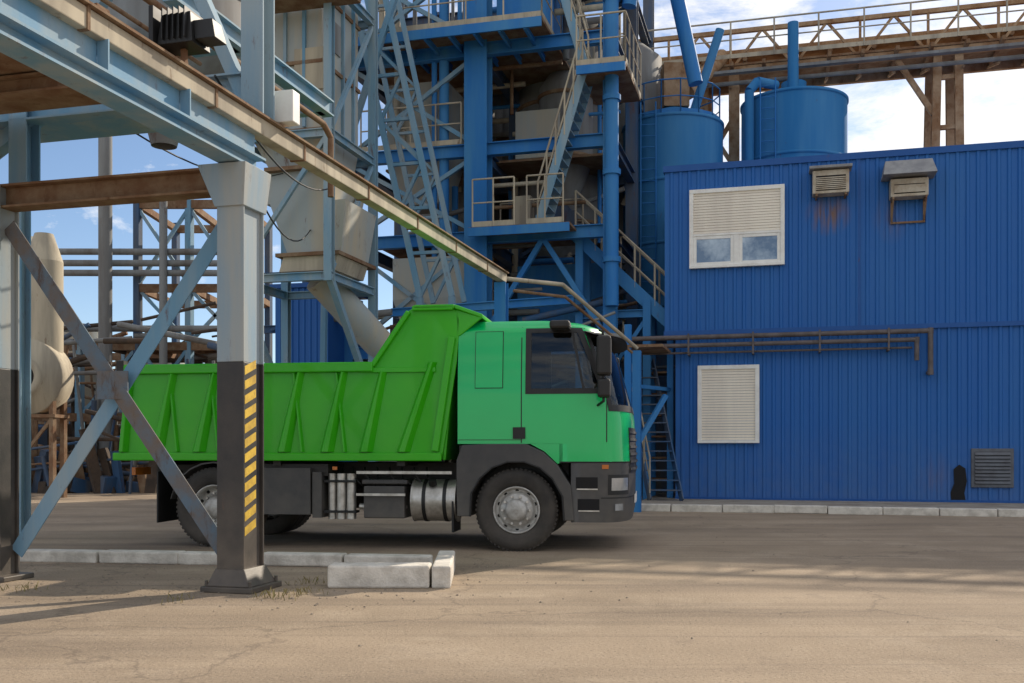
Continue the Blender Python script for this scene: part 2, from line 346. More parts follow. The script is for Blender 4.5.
bend([P(S0-.9,T0-.22,3.38),P(S0+5.0,T0-.22,3.38)],.025,pb)
for s in (.3,1.7,3.1,4.5):
    pb.sbox(S0+s,S0+s+.04,T0-.36,T0,3.32,3.36); pb.sbox(S0+s,S0+s+.04,T0-.37,T0-.34,3.36,3.8)
g.done()
# ---------------------------------------------------------------- truck
tg=G('dump_truck',(0.05,12.05,0),math.radians(-8))
YC=1.25
def F(z):
    pts=[(0.3,1.36),(.5,1.40),(1.1,1.41),(1.6,1.39),(1.8,1.355),(2.2,1.24),(2.6,1.10),(2.72,1.02),(2.78,.86),(2.81,.6)]
    if z<=pts[0][0]: return pts[0][1]
    for (a,b),(c,d) in zip(pts,pts[1:]):
        if z<=c: return b+(d-b)*(z-a)/(c-a)
    return pts[-1][1]
def W(z):
    w=1.235
    if z>1.9: w-=.07*((z-1.9)/.8)**1.4
    if z>2.68: w-=.9*(z-2.68)**1.0*(1+3*(z-2.68))
    return w
RC=.45; NE=3.0; XB=-.72
def xb(z): return XB+ (0.5*(z-2.70) if z>2.70 else 0)
def pt(t,z,off=0):
    def raw(t):
        w=W(z);xs=F(z)-RC
        if t<=0: return V3((xs+(xs-xb(z))*t,YC-w,z))
        if t>=1: return V3((xs-(xs-xb(z))*(t-1),YC+w,z))
        th=math.pi*t; c=math.cos(th); s=math.sin(th)
        return V3((xs+RC*abs(s)**(2/NE),YC-w*math.copysign(abs(c)**(2/NE),c),z))
    p=raw(t)
    if off:
        e=.004; d=(raw(t+e)-raw(t-e)); nrm=V3((d.y,-d.x,0)).normalized(); p=p+nrm*off
    return p
def t_of_x(x,z):
    xs=F(z)-RC
    if x<=xs: return (x-xs)/(xs-xb(z))
    q=min(1,(x-xs)/RC); return math.asin(q**(NE/2))/math.pi
wf=lambda z:1.06-.30*(z-1.93)/.75
TS=[-1+i*.1 for i in range(10)]+[i/40 for i in range(0,41)]+[1+i*.1 for i in range(1,11)]
TF=[-1+i/70 for i in range(70)]+[i/160 for i in range(161)]+[1+i/70 for i in range(1,71)]
def hole(t,p):
    if .108<t<.892 and 1.755<p.z<2.605: return True
    if (t<.1 or t>.9) and 1.95<p.z<2.65 and .165<p.x<wf(p.z)-.025: return True
    return False
def loft(b,zs,cap=True,xmin=None,ts=TS,holes=False,off=0):
    rows=[]
    for z in zs:
        row=[pt(t,z,off) for t in ts]
        if xmin is not None:
            row=[V3((max(p.x,xmin),p.y,p.z)) for p in row]
        rows.append(row)
    n=len(ts); vs=[p for r in rows for p in r]; fs=[]
    for k in range(len(zs)-1):
        for i in range(n-1):
            if holes:
                c=(rows[k][i]+rows[k+1][i+1])/2
                if hole((ts[i]+ts[i+1])/2,c): continue
            fs.append((k*n+i,k*n+i+1,(k+1)*n+i+1,(k+1)*n+i))
    b.add(vs,fs,True)
    for k in range(len(zs)-1): b.add([rows[k][0],rows[k][-1],rows[k+1][-1],rows[k+1][0]],[(0,1,2,3)])
    if cap:
        b.add(rows[0],[tuple(range(n))]); b.add(rows[-1],[tuple(range(n))],True)
def patch(b,z0,z1,fa,fb,off,nz=6,nt=16,usex=False,th=.012):
    vs=[]
    for o in (off,off-th):
        for i in range(nz+1):
            z=z0+(z1-z0)*i/nz; a=fa(z);c=fb(z)
            if usex: a=t_of_x(a,z); c=t_of_x(c,z)
            for j in range(nt+1): vs.append(pt(a+(c-a)*j/nt,z,o))
    m=nt+1; fs=[]
    for i in range(nz):
        for j in range(nt): fs.append((i*m+j,i*m+j+1,(i+1)*m+j+1,(i+1)*m+j))
    b.add(vs,fs,True)
    K=(nz+1)*m
    rim=[j for j in range(m)]+[i*m+nt for i in range(1,nz+1)]+[nz*m+j for j in range(nt-1,-1,-1)]+[i*m for i in range(nz-1,0,-1)]
    b.add(vs,[(rim[i],rim[(i+1)%len(rim)],rim[(i+1)%len(rim)]+K,rim[i]+K) for i in range(len(rim))])
def far(p): return V3((p.x,2*YC-p.y,p.z))
class Mir:
    def __init__(s,b): s.b=b
    def add(s,vs,fs,sm=False):
        s.b.add(vs,fs,sm); s.b.add([far(V3(v)) for v in vs],[tuple(reversed(f)) for f in fs],sm)
ZL=[1.30,1.45,1.6,1.70]+[1.72+.0175*i for i in range(55)]+[2.70,2.72,2.75,2.78,2.80,2.81]
ZL=sorted(set(round(z,4) for z in ZL))
loft(tg('cab_shell','green'),ZL,ts=TF,holes=True)
loft(tg('cab_inner_lining','interior'),[z for z in ZL if z<2.69],ts=TF,holes=True,off=-.035,cap=True)
loft(tg('cab_lower_front','green'),[1.085,1.15,1.3],xmin=.52)
loft(tg('front_bumper','plastic'),[.36,.42,.5,.7,.9,1.07],xmin=.66)
tg('front_corner','green').prism([(.16,1.305),(.34,1.21),(.50,1.06),(.56,1.085),(.56,1.305)],YC-1.235,YC-1.1)
tg('front_corner','green').prism([(.16,1.305),(.34,1.21),(.50,1.06),(.56,1.085),(.56,1.305)],YC+1.1,YC+1.235)
ci=tg('cab_seats','interior',.03)
for y in (.45,1.65):
    ci.box(-.15,.35,y,y+.5,1.55,1.75); ci.hexa([V3(p) for p in ((-.2,y,1.7),(-.05,y,1.7),(-.05,y+.5,1.7),(-.2,y+.5,1.7),(-.36,y+.03,2.3),(-.24,y+.03,2.3),(-.24,y+.47,2.3),(-.36,y+.47,2.3))]); ci.box(-.38,-.28,y+.12,y+.38,2.32,2.5)
ci.box(.78,1.18,.12,2.38,1.32,1.80)
sw=tg('steering_wheel','seal')
cc=V3((.66,1.9,1.95)); ax=V3((-.5,0,.85)).normalized(); e1=V3((0,1,0)); e2=ax.cross(e1)
ring=[cc+(e1*math.cos(2*math.pi*k/24)+e2*math.sin(2*math.pi*k/24))*.23 for k in range(25)]
sw.path(ring,.016,6); sw.tube(cc-e1*.22,cc+e1*.22,.014,6); sw.tube(cc,cc-ax*.25,.03,8)
prs=[((-.72,.42),(-.56,.42)),((-.73,.75),(-.545,.70)),((-.73,1.1),(-.44,.88)),((-.66,1.285),(-.29,1.01)),((-.3,1.30),(-.1,1.08)),((.12,1.30),(.1,1.08)),((.33,1.205),(.29,1.01)),((.50,1.05),(.44,.88)),((.66,.80),(.56,.67)),((.70,.38),(.58,.38))]
def arch(y0,y1):
    tg('wheel_arch','plastic',.01).prism([o for o,_ in prs]+[i for _,i in reversed(prs)],y0,y1)
arch(-.02,.42); arch(2.08,2.52)
tg('wheel_arch_lip','seal').path([V3((a[0],-.024,a[1])) for _,a in prs],.012,6)
sp=tg('cab_steps','dark'); 
patch(sp,.50,.64,lambda z:.74,lambda z:1.0,.004,usex=True,nz=1,nt=4)
patch(sp,.76,.90,lambda z:.72,lambda z:.98,.004,usex=True,nz=1,nt=4)
st=tg('step_treads','alu'); st.box(.75,1.0,0.0,.12,.49,.505); st.box(.73,.98,0.0,.12,.75,.765)
for q in (lambda a,c:(a,c),lambda a,c:(1-c,1-a)):
    a,c=q(.085,.26); patch(tg('headlamp','lamp'),.74,.89,lambda z:a,lambda z:c,.012,nz=3,nt=10)
    a2,c2=q(.06,.28); patch(tg('headlamp_surround','seal'),.69,.93,lambda z:a2,lambda z:c2,.006,nz=3,nt=10)
    a3,c3=q(.12,.2); patch(tg('fog_lamp','lamp'),.50,.58,lambda z:a3,lambda z:c3,.012,nz=2,nt=6)
patch(tg('indicator','orange'),1.0,1.05,lambda z:.02,lambda z:.06,.012,nz=1,nt=4)
patch(tg('grille','seal'),.95,1.5,lambda z:.3,lambda z:.7,.008,nz=3,nt=16)
for k in range(6): patch(tg('grille_bars','plastic'),.98+k*.09,1.01+k*.09,lambda z:.3,lambda z:.7,.02,nz=1,nt=16)
patch(tg('number_plate','frame'),.56,.67,lambda z:.42,lambda z:.58,.02,nz=1,nt=4)
patch(tg('bumper_line','seal'),.645,.66,lambda z:1.02,lambda z:F(z)-RC+.449,.006,usex=True,nz=1,nt=8)
ws=tg('windscreen_seal','seal')
patch(ws,1.69,1.77,lambda z:.085,lambda z:.915,.008,nt=40,nz=2,th=.05); patch(ws,2.59,2.66,lambda z:.085,lambda z:.915,.008,nt=40,nz=2,th=.05)
patch(ws,1.77,2.59,lambda z:.085,lambda z:.118,.008,nt=3,nz=12,th=.05); patch(ws,1.77,2.59,lambda z:.882,lambda z:.915,.008,nt=3,nz=12,th=.05)
patch(tg('windscreen','cabglass'),1.74,2.62,lambda z:.1,lambda z:.9,.0,nt=40,nz=12,th=.004)
dsl=Mir(tg('door_window_seal','seal')); dgl=Mir(tg('door_window','cabglass'))
patch(dsl,1.90,1.965,lambda z:.11,lambda z:wf(z)+.03,.008,usex=True,nz=2,th=.05); patch(dsl,2.64,2.70,lambda z:.11,lambda z:wf(z)+.03,.008,usex=True,nz=2,th=.05)
patch(dsl,1.965,2.64,lambda z:.11,lambda z:.18,.008,usex=True,nt=2,nz=10,th=.05); patch(dsl,1.965,2.64,lambda z:wf(z)-.04,lambda z:wf(z)+.03,.008,usex=True,nt=3,nz=10,th=.05)
patch(dgl,1.94,2.66,lambda z:.15,lambda z:wf(z)-.01,.0,usex=True,nz=10,th=.004)
patch(dsl,1.94,2.66,lambda z:.80-.2*(z-1.94),lambda z:.83-.2*(z-1.94),.010,usex=True,nt=2,nz=8)
patch(tg('rear_side_panel','green'),1.98,2.66,lambda z:-.50,lambda z:-.17,.014,usex=True,nt=3)
patch(tg('rear_side_panel_seam','seal'),1.972,2.668,lambda z:-.508,lambda z:-.162,.004,usex=True,nt=3)
sm=tg('door_seams','seal')
patch(sm,1.31,2.72,lambda z:.055,lambda z:.067,.003,usex=True,nt=1,nz=10)
patch(sm,1.32,2.70,lambda z:wf(1.93)+.02 if z<1.93 else wf(z)+.05,lambda z:(wf(1.93)+.032 if z<1.93 else wf(z)+.062),.003,usex=True,nt=1,nz=10)
patch(sm,1.345,1.352,lambda z:-.71,lambda z:.06,.003,usex=True,nt=3,nz=1)
patch(sm,1.075,1.088,lambda z:.52,lambda z:1.38,.004,usex=True,nt=10,nz=1)
patch(tg('door_handle','seal',.01),1.36,1.50,lambda z:-.04,lambda z:.11,.02,usex=True,nt=2,nz=1)
vis=tg('sun_visor','plastic')
vs=[];n=24
for k in range(n+1):
    t=.1+.8*k/n; a=pt(t,2.66,.01); c=pt(t,2.60,.20); vs+=[a,c]
vis.add(vs,[(2*i,2*i+2,2*i+3,2*i+1) for i in range(n)],True)
mr=tg('mirror_housing','seal',.03)
mr.box(.98,1.15,-.30,-.08,2.10,2.56); mr.box(.99,1.14,-.29,-.09,1.84,2.06); mr.box(.42,.66,-.20,.08,2.66,2.76)
ma=tg('mirror_arms','seal'); ma.path([V3((1.0,.06,2.66)),V3((1.05,-.16,2.62)),V3((1.06,-.18,1.80)),V3((.98,.02,1.76))],.016)
mr.box(.98,1.15,2.58,2.80,2.10,2.56); mr.box(.99,1.14,2.58,2.79,1.84,2.06); ma.path([V3((1.0,2.42,2.66)),V3((1.05,2.66,2.62)),V3((1.06,2.68,1.80)),V3((.98,2.48,1.76))],.016)
def wheel(x,yo,rim,flip=False,zc=.5):
    s=-1 if flip else 1
    ty=tg('tyre','tyre')
    ty.lathe([(.285,s*.03),(.30,s*.0),(.34,s*-.015),(.40,s*-.025),(.445,s*-.02),(.475,s*.0),(.495,s*.025),(.50,s*.04),(.50,s*.09),(.488,s*.093),(.488,s*.105),(.50,s*.108),(.50,s*.17),(.488,s*.173),(.488,s*.185),(.50,s*.188),(.50,s*.26),(.48,s*.29),(.4,s*.31),(.285,s*.29)],(x,yo,zc),n=56)
    for k in range(56):
        a=2*math.pi*k/56; c=V3((x+math.cos(a)*.492,yo+s*.03,zc+math.sin(a)*.492)); d=V3((math.cos(a),0,math.sin(a)))
        ty.beam(c-V3((0,s*.014,0)),c+V3((0,s*.035,0)),.03,.026,up=d)
    rb=tg('wheel_rim','silverrim')
    if rim=='front':
        rb.lathe([(.285,s*.03),(.288,s*.005),(.27,s*.0),(.262,s*.05),(.245,s*.085),(.215,s*.06),(.20,s*.01),(.19,s*0.0),(.145,s*.0),(.135,s*-.02),(.125,s*-.05),(.105,s*-.06),(.06,s*-.066),(0.001,s*-.068)],(x,yo,zc),n=48)
        rn,yn=.168,0
    else:
        rb.lathe([(.285,s*.03),(.288,s*.005),(.27,s*.0),(.262,s*.08),(.25,s*.15),(.21,s*.16),(.16,s*.16),(.15,s*.11),(.13,s*.04),(.12,s*.0),(.09,s*-.02),(0.001,s*-.022)],(x,yo,zc),n=48)
        rn,yn=.185,.16
    nb=tg('wheel_nuts','alu')
    for k in range(10):
        a=2*math.pi*k/10; c=V3((x+rn*math.cos(a),yo+s*yn,zc+rn*math.sin(a))); nb.tube(c,c-V3((0,s*.03,0)),.016,6)
    hb=tg('rim_holes','dark')
    for k in range(10):
        a=2*math.pi*(k+.5)/10; rr=.232; y=.078 if rim=='front' else .152
        c=V3((x+rr*math.cos(a),yo+s*y,zc+rr*math.sin(a))); hb.tube(c,c-V3((0,s*.006,0)),.022,10)
wheel(0,.02,'front'); wheel(0,2.48,'front',True)
XR=-3.86
wheel(XR,.03,'rear'); wheel(XR,.38,'rear'); wheel(XR,2.47,'rear',True); wheel(XR,2.12,'rear',True)
ch=tg('chassis_frame','chassis')
for y in (.78,1.62): ch.box(-5.0,.9,y,y+.09,.82,1.06)
for x in (-4.9,-3.3,-2.2,-1.1,.2): ch.box(x,x+.12,.87,1.62,.85,1.03)
ch.tube((0,.35,.5),(0,2.15,.5),.09,12); ch.tube((XR,.4,.5),(XR,2.1,.5),.11,12)
ch.lathe([(0.01,-.25),(.2,-.2),(.24,0),(.2,.2),(.01,.25)],(XR,1.25,.5),n=20)
ch.box(-.6,.75,.7,1.8,.5,1.25)
ch.box(-2.0,-.7,.9,1.6,.55,.82)
ch.tube((-1.5,1.25,.75),(XR,1.25,.55),.05,10)
ch.box(-3.4,-2.4,.15,2.35,.90,1.05)
ch.box(-3.2,-1.0,2.1,2.45,.38,.9)
for x in (-4.6,-3.1,-1.5): ch.box(x,x+.1,.1,2.4,1.03,1.12)
ln=tg('wheel_well_liner','seal'); ln.box(-.66,.6,.43,.47,.6,1.28); ln.box(-.70,-.66,.02,.47,.5,1.28)
mg=tg('rear_mudguard','plastic')
pr=[(math.cos(math.radians(a))*.58+XR,math.sin(math.radians(a))*.56+.5) for a in range(10,171,16)]
for (a,c) in zip(pr,pr[1:]): mg.prism([a,c,(c[0],c[1]+.02),(a[0],a[1]+.02)],0.03,.72); 
for (a,c) in zip(pr,pr[1:]): mg.prism([a,c,(c[0],c[1]+.02),(a[0],a[1]+.02)],1.78,2.47)
mg.box(-3.22,-2.6,.06,.5,.42,1.0); mg.box(-2.58,-2.46,.08,.45,.38,.95)
mf=tg('mudflap','seal'); mf.box(-4.62,-4.6,.03,.7,.3,.95); mf.box(-.80,-.775,.04,.5,.22,.6)
ft=tg('fuel_tank','alu'); 
ft.tube((-1.30,.31,.60),(-.78,.31,.60),.26,32); ft.tube((-1.32,.31,.60),(-1.30,.31,.60),.27,32); ft.tube((-.78,.31,.60),(-.76,.31,.60),.27,32)
fs=tg('tank_straps','seal'); 
for x in (-1.18,-.92): fs.tube((x,.31,.60),(x+.045,.31,.60),.268,32)
tg('tank_cap','seal').tube((-1.05,.12,.80),(-1.05,.08,.86),.05,12)
bx=tg('battery_box','plastic',.015); bx.box(-1.92,-1.40,.08,.5,.38,.78)
bx.box(-1.95,-1.37,.10,.55,.80,.86)
sg=tg('side_rails','alu'); 
sg.box(-2.0,-.80,.04,.075,.93,.965); sg.box(-2.0,-1.38,.03,.06,.66,.69)
ar=tg('air_tanks','alu')
for x,r in ((-2.36,.05),(-2.24,.06),(-2.11,.06)): ar.tube((x,.2,.36),(x,.2,.93),r,16)
ar.tube((-2.0,.2,.52),(-1.4,.2,.5),.04,10)
tb=tg('tank_bands','seal'); tb.box(-2.44,-2.03,.12,.28,.44,.47); tb.box(-2.44,-2.03,.12,.28,.82,.85)
hs=tg('hoses','seal')
for k in range(8):
    x=-2.3+k*.16; hs.path([V3((x,.35,1.0)),V3((x+.05,.18,.88+random.uniform(-.04,.04))),V3((x+.15,.2,.8)),V3((x+.2,.4,.7))],.014,6)
tg('side_reflector','orange').box(-2.3,-2.24,.02,.03,.98,1.02)
bd=tg('tipper_body','lime',.012)
side=[(-5.16,1.10),(-.93,1.10),(-.86,1.5),(-.74,2.3),(-.70,2.82),(-.78,2.98),(-1.27,2.98),(-1.36,2.93),(-1.80,2.26),(-5.04,2.26)]
bd.prism(side,.06,.10); bd.prism(side,2.40,2.44)
bd.hexa([V3(p) for p in ((-.93,.10,1.1),(-.89,.10,1.1),(-.89,2.4,1.1),(-.93,2.4,1.1),(-.76,.10,2.94),(-.72,.10,2.94),(-.72,2.4,2.94),(-.76,2.4,2.94))])
bd.hexa([V3(p) for p in ((-5.16,.10,1.1),(-5.10,.10,1.1),(-5.10,2.4,1.1),(-5.16,2.4,1.1),(-5.04,.10,2.24),(-4.98,.10,2.24),(-4.98,2.4,2.24),(-5.04,2.4,2.24))])
bd.box(-5.1,-.93,.10,2.40,1.12,1.17)
fr=tg('tipper_rails','lime',.014)
fr.box(-5.06,-1.78,-.02,.06,2.19,2.31); fr.box(-5.20,-.92,-.015,.06,1.09,1.19)
fr.box(-5.06,-1.78,2.44,2.5,2.19,2.30); fr.box(-5.20,-.92,2.44,2.495,1.09,1.20)
def edge(a,c,w=.05,y0=.0,y1=.06):
    a=V3((a[0],0,a[1]));c=V3((c[0],0,c[1])); d=(c-a).normalized(); nn=V3((-d.z,0,d.x))*w
    fr.prism([(a.x,a.z),(c.x,c.z),((c-nn).x,(c-nn).z),((a-nn).x,(a-nn).z)],y0,y1)
edge((-1.36,2.94),(-1.82,2.28),-.06); edge((-.78,2.99),(-1.29,2.99),-.06); edge((-.96,1.2),(-.75,2.6),-.09)
cn=tg('cab_canopy','lime',.012)
cn.hexa([V3(p) for p in ((-1.27,.0,2.95),(-.76,.0,2.95),(-.76,2.5,2.95),(-1.27,2.5,2.95),(-1.27,.0,3.0),(-.76,.0,3.0),(-.76,2.5,3.0),(-1.27,2.5,3.0))])
cn.hexa([V3(p) for p in ((-.76,.0,2.95),(-.42,.06,2.83),(-.42,2.44,2.83),(-.76,2.5,2.95),(-.76,.0,3.0),(-.42,.06,2.88),(-.42,2.44,2.88),(-.76,2.5,3.0))])
cn.prism([(-.76,2.95),(-.42,2.84),(-.70,2.62),(-.74,2.62)],.06,.09)
def rib(x0,dx,w0,w1,z0=1.20,z1=2.19,y0=-.03,y1=.062):
    b=tg('tipper_ribs','lime',.006)
    k=w0*.3
    for (yo,yi) in ((y0,y1),):
        lo=[(x0,yi),(x0+k,yo),(x0+w0-k,yo),(x0+w0,yi)]; hi=[(x0+dx,yi),(x0+dx+k*.8,yo+.01),(x0+dx+w1-k*.8,yo+.01),(x0+dx+w1,yi)]
        b.add([V3((x,y,z0)) for x,y in lo]+[V3((x,y,z1)) for x,y in hi],[(0,1,5,4),(1,2,6,5),(2,3,7,6),(3,0,4,7),(0,3,2,1),(4,5,6,7)])
for x0 in (-4.72,-4.16,-3.6,-3.04,-2.48,-1.98): rib(x0,.26,.19,.11)
rib(-5.14,.10,.12,.10); rib(-1.50,.40,.18,.12,z1=2.3)
for x0 in (-4.4,-3.85,-3.3,-2.75,-2.2): rib(x0+.02,-.10,.06,.05,y0=.01)
tg('tipper_ribs','lime').prism([(-1.95,2.18),(-1.0,2.18),(-1.0,2.24),(-1.95,2.24)],.02,.06)
tg('tailgate_hinge','chassis').box(-5.14,-5.04,-.02,.08,2.20,2.36)
tg('tail_lamp','orange').box(-5.05,-5.0,.2,.6,.9,1.0)
tg('hydraulic_ram','alu').tube((-1.05,1.25,1.0),(-.98,1.25,2.6),.09,16)
tg.done()
# ---------------------------------------------------------------- steel gantry
GS,GT=-4.61,7.93
g=G('steel_gantry')
c=g('column','post',.006); k=g('column_lower','black',.006)
def col(s,t,z0,z1,w=.26,d=.36,tk=.022,b=None):
    b.sbox(s-w/2,s+w/2,t-d/2,t-d/2+tk,z0,z1); b.sbox(s-w/2,s+w/2,t+d/2-tk,t+d/2,z0,z1)
    b.sbox(s-w/2+.0,s-w/2+tk,t-d/2+tk,t+d/2-tk,z0,z1); b.sbox(s+w/2-tk-.03,s+w/2-.03,t-d/2+tk,t+d/2-tk,z0,z1)
col(GS,GT,2.0,3.72,b=c); col(GS,GT,.03,2.0,b=k)
k2=g('base_plate','black',.01); k2.sbox(GS-.24,GS+.26,GT-.27,GT+.27,.0,.05)
k2.taper((GS-.2,GS+.22,GT-.24,GT+.24,.05),(GS-.14,GS+.14,GT-.19,GT+.19,.2))
for a in (-.2,.22):
    for d_ in (-.23,.23): k2.tube(P(GS+a,GT+d_,.05),P(GS+a,GT+d_,.10),.018,6)
ys=g('hazard_stripes','yellow')
for i in range(12):
    z=.48+i*.128; s=GS+.13-.03+.004
    t0=GT-.02; vs=[P(s,t0-.09,z),P(s,t0+.10,z+.07),P(s,t0+.10,z+.145),P(s,t0-.09,z+.075)]
    ys.add([v for v in vs]+[v-U*.006 for v in vs],[(0,1,2,3),(7,6,5,4),(0,4,5,1),(1,5,6,2),(2,6,7,3),(3,7,4,0)])
cp=g('capital','post',.005)
cp.hexa([P(GS-.14,GT-.2,3.35),P(GS+.14,GT-.2,3.35),P(GS+.14,GT+.2,3.35),P(GS-.14,GT+.2,3.35),P(GS-.30,GT-.22,3.72),P(GS+.17,GT-.22,3.72),P(GS+.17,GT+.24,3.72),P(GS-.30,GT+.24,3.72)])
LS=-7.15
col(LS,GT,2.0,3.72,b=c,w=.18,d=.26); col(LS,GT,.03,2.0,b=k,w=.18,d=.26); k2.sbox(LS-.2,LS+.2,GT-.2,GT+.2,0,.05)
xb_=g('cross_beam','rust'); xb_.ibeam(P(LS-1.5,GT,3.62),P(GS-.13,GT,3.62),.2,.22)
xb2=g('cross_beam_upper','bluegrey'); xb2.ibeam(P(LS-1.5,GT+.3,4.55),P(GS-.1,GT+.3,4.55),.2,.24)
br=g('cross_bracing','bluegrey'); br2=g('cross_bracing_dark','brace')
A=P(LS+.1,GT-.02,3.35);Bq=P(GS-.13,GT-.02,.30);C=P(GS-.13,GT+.08,3.35);D=P(LS+.1,GT+.08,.25)
br2.beam(A,Bq,.15,.012,up=VV); br2.beam(A+VV*.03,Bq+VV*.03,.012,.11)
br.beam(C,D,.15,.012,up=VV); br.beam(C+VV*.03,D+VV*.03,.012,.11)
X0=A.lerp(Bq,.5)-VV*.02
g('gusset_plate','brace').beam(X0-V3((.14,0,0)),X0+V3((.14,0,0)),.02,.26)
lg=g('girder_bottom','bluegrey'); lg.ibeam(P(GS,1.5,3.80),P(GS,GT+.25,3.80),.22,.14)
lg.beam(P(GS-.02,1.5,3.99),P(GS-.02,GT+.25,3.99),.03,.24)
gc=g('cable_duct','cream',.008); gc.beam(P(GS,1.5,4.17),P(GS,16.6,4.17),.14,.15)
g('cable_duct_lip','rust').beam(P(GS,1.5,4.26),P(GS,16.6,4.26),.22,.02)
for t in [2+i*1.0 for i in range(6)]: lg.sbox(GS+.0,GS+.09,t,t+.015,3.88,4.1)
for t in [2.6+i*1.6 for i in range(9)]: g('duct_joints','rust').beam(P(GS,t,4.17),P(GS,t+.03,4.17),.16,.165)
gr=g('rusty_pipe','rust')
gr.path([P(-5.1,2.5,5.0),P(-5.1,10.6,5.0),P(-5.1,10.8,4.9),P(-5.1,10.8,4.2)],.035,10)
gr.path([P(-5.25,2.5,4.85),P(-5.25,8.3,4.85)],.02,8)
up=g('upper_column','bluegrey'); up.ibeam(P(GS,GT+.3,4.27),P(GS,GT+.3,9.5),.22,.22)
up.ibeam(P(LS,GT+.3,3.8),P(LS,GT+.3,9.5),.2,.2)
ud=g('upper_brace','bluegrey'); ud.beam(P(GS-.1,GT+.3,4.4),P(GS-1.5,GT+.3,7.4),.12)
ud.beam(P(LS,GT+.3,4.6),P(GS-.7,GT+.3,6.6),.12)
ud.beam(P(LS-1.3,GT+.4,3.75),P(LS+.9,GT+.4,5.0),.14); ud.sbox(LS-1.2,LS+1.0,GT+.6,GT+1.4,4.62,4.68)
rs=g('rusty_floor_beams','rust')
for t in (5.2,6.2,7.2): rs.ibeam(P(LS-1.5,t,4.35),P(GS-.1,t,4.35),.14,.16)
rs.sbox(LS-1.5,GS-1.3,6.2,8.0,4.45,4.49)
rs.ibeam(P(LS-1.5,GT+1.8,4.9),P(GS-1.2,GT+1.8,4.9),.15,.2)
g('junction_box','frame',.01).sbox(GS+.0,GS+.22,GT+.55,GT+.7,4.3,4.6)
cb=g('hanging_cables','seal')
for s0,t0,s1,t1,z0,sag in ((GS-.2,7.9,-8.9,18,4.4,.7),(GS-.3,8.0,-7.5,16,4.6,.4),(LS,8.2,-9,17,5.2,.5)):
    pts=[P(s0+(s1-s0)*k/14,t0+(t1-t0)*k/14,z0+1.2*k/14-sag*4*(k/14)*(1-k/14)) for k in range(15)]; cb.path(pts,.012,5)
g.done()
g=G('pipe_support_frame'); b=g('posts','blue')
b.ibeam(P(-4.61,16.5,0),P(-4.61,16.5,4.08),.2,.2); b.ibeam(P(-2.7,19.5,0),P(-2.7,19.5,3.15),.16,.16)
pp=g('handrail_pipe','cream'); pp.path([P(-4.61,16.6,4.17),P(-3.75,17.5,4.17),P(-2.7,19.5,3.2)],.038,10)
pp2=g('pipe','rust'); pp2.path([P(-4.5,16.9,4.0),P(-3.75,17.7,3.98),P(-2.75,19.5,3.08)],.028,8)
b.ibeam(P(-7.6,19.0,4.0),P(-3.7,18.2,4.0),.12,.16)
g.done()
g=G('floodlight'); f=g('housing','seal',.02)
f.taper((GS-.20,GS+.12,6.98,7.25,4.47),(GS-.17,GS+.09,7.0,7.22,4.72)); f.sbox(GS-.24,GS-.2,6.93,7.30,4.43,4.77)
f.taper((GS+.12,GS+.30,7.02,7.2,4.50),(GS+.09,GS+.26,7.04,7.18,4.66))
for i in range(5): f.sbox(GS-.14+i*.05,GS-.13+i*.05,6.95,7.26,4.5,4.75)
g('bracket','rust').sbox(GS-.06,GS-.02,7.1,7.14,4.25,4.5); g('glass','lamp').sbox(GS-.248,GS-.24,6.97,7.26,4.47,4.73); g.done()
g=G('elevated_hopper'); b=g('shell','greyduct')
c0=P(-7.2,10.6,0); b.lathe([(.15,4.9),(.2,5.1),(1.0,5.9),(1.02,5.95),(1.0,6.0),(1.0,9.5),(0.01,9.7)],(c0.x,c0.y,0),axis='z',n=40)
g('bands','rust').lathe([(1.01,6.6),(1.05,6.62),(1.05,6.7),(1.01,6.72)],(c0.x,c0.y,0),axis='z',n=40)
lb=g('legs','bluegrey')
for dt in (-1.05,1.05): lb.ibeam(P(-10.2,10.6+dt,5.6),P(-5.6,10.6+dt,5.6),.15,.2)
lb.ibeam(P(-5.6,GT+.4,5.6),P(-5.6,11.8,5.6),.15,.2)
lb.ibeam(P(-10.2,9.55,0),P(-10.2,9.55,5.5),.2,.2); lb.ibeam(P(-10.2,11.65,0),P(-10.2,11.65,5.5),.2,.2)
g.done()
# ---------------------------------------------------------------- dusty filter hopper
g=G('dust_filter_hopper'); b=g('casing','hopper')
b.taper((-9.95,-8.45,17.5,19.2,7.3),(-9.95,-8.45,17.5,19.2,11.5))
b.taper((-9.6,-8.5,17.7,19.0,6.6),(-9.95,-8.45,17.5,19.2,7.3))
b.taper((-9.7,-8.35,17.6,19.1,6.0),(-9.6,-8.2,17.6,19.1,6.6))
b.taper((-9.2,-8.1,17.6,18.9,4.95),(-9.6,-8.0,17.6,19.1,6.0))
cb=g('casing_lower','cream'); cb.taper((-9.35,-8.2,17.5,18.9,4.65),(-9.25,-8.1,17.5,18.9,4.95))
cb.sbox(-9.0,-8.4,17.45,17.5,8.1,8.9)
hd=g('access_doors','greyduct'); hd.sbox(-8.45,-8.42,18.0,18.3,9.0,9.6)
rb=g('flanges','rust')
for z,a,c_ in ((7.3,-9.99,-8.41),(8.6,-9.99,-8.41),(9.9,-9.99,-8.41),(6.6,-9.64,-8.16),(4.93,-9.4,-8.06)): rb.sbox(a,c_,17.44,19.24,z,z+.07)
for s in (-9.6,-9.2,-8.8): g('ribs','bluegrey').sbox(s-.03,s+.03,17.44,17.5,7.4,11.4)
for t in (17.9,18.4,18.9): g('ribs','bluegrey').sbox(-8.45,-8.39,t-.03,t+.03,7.4,11.4)
l=g('legs','bluegrey')
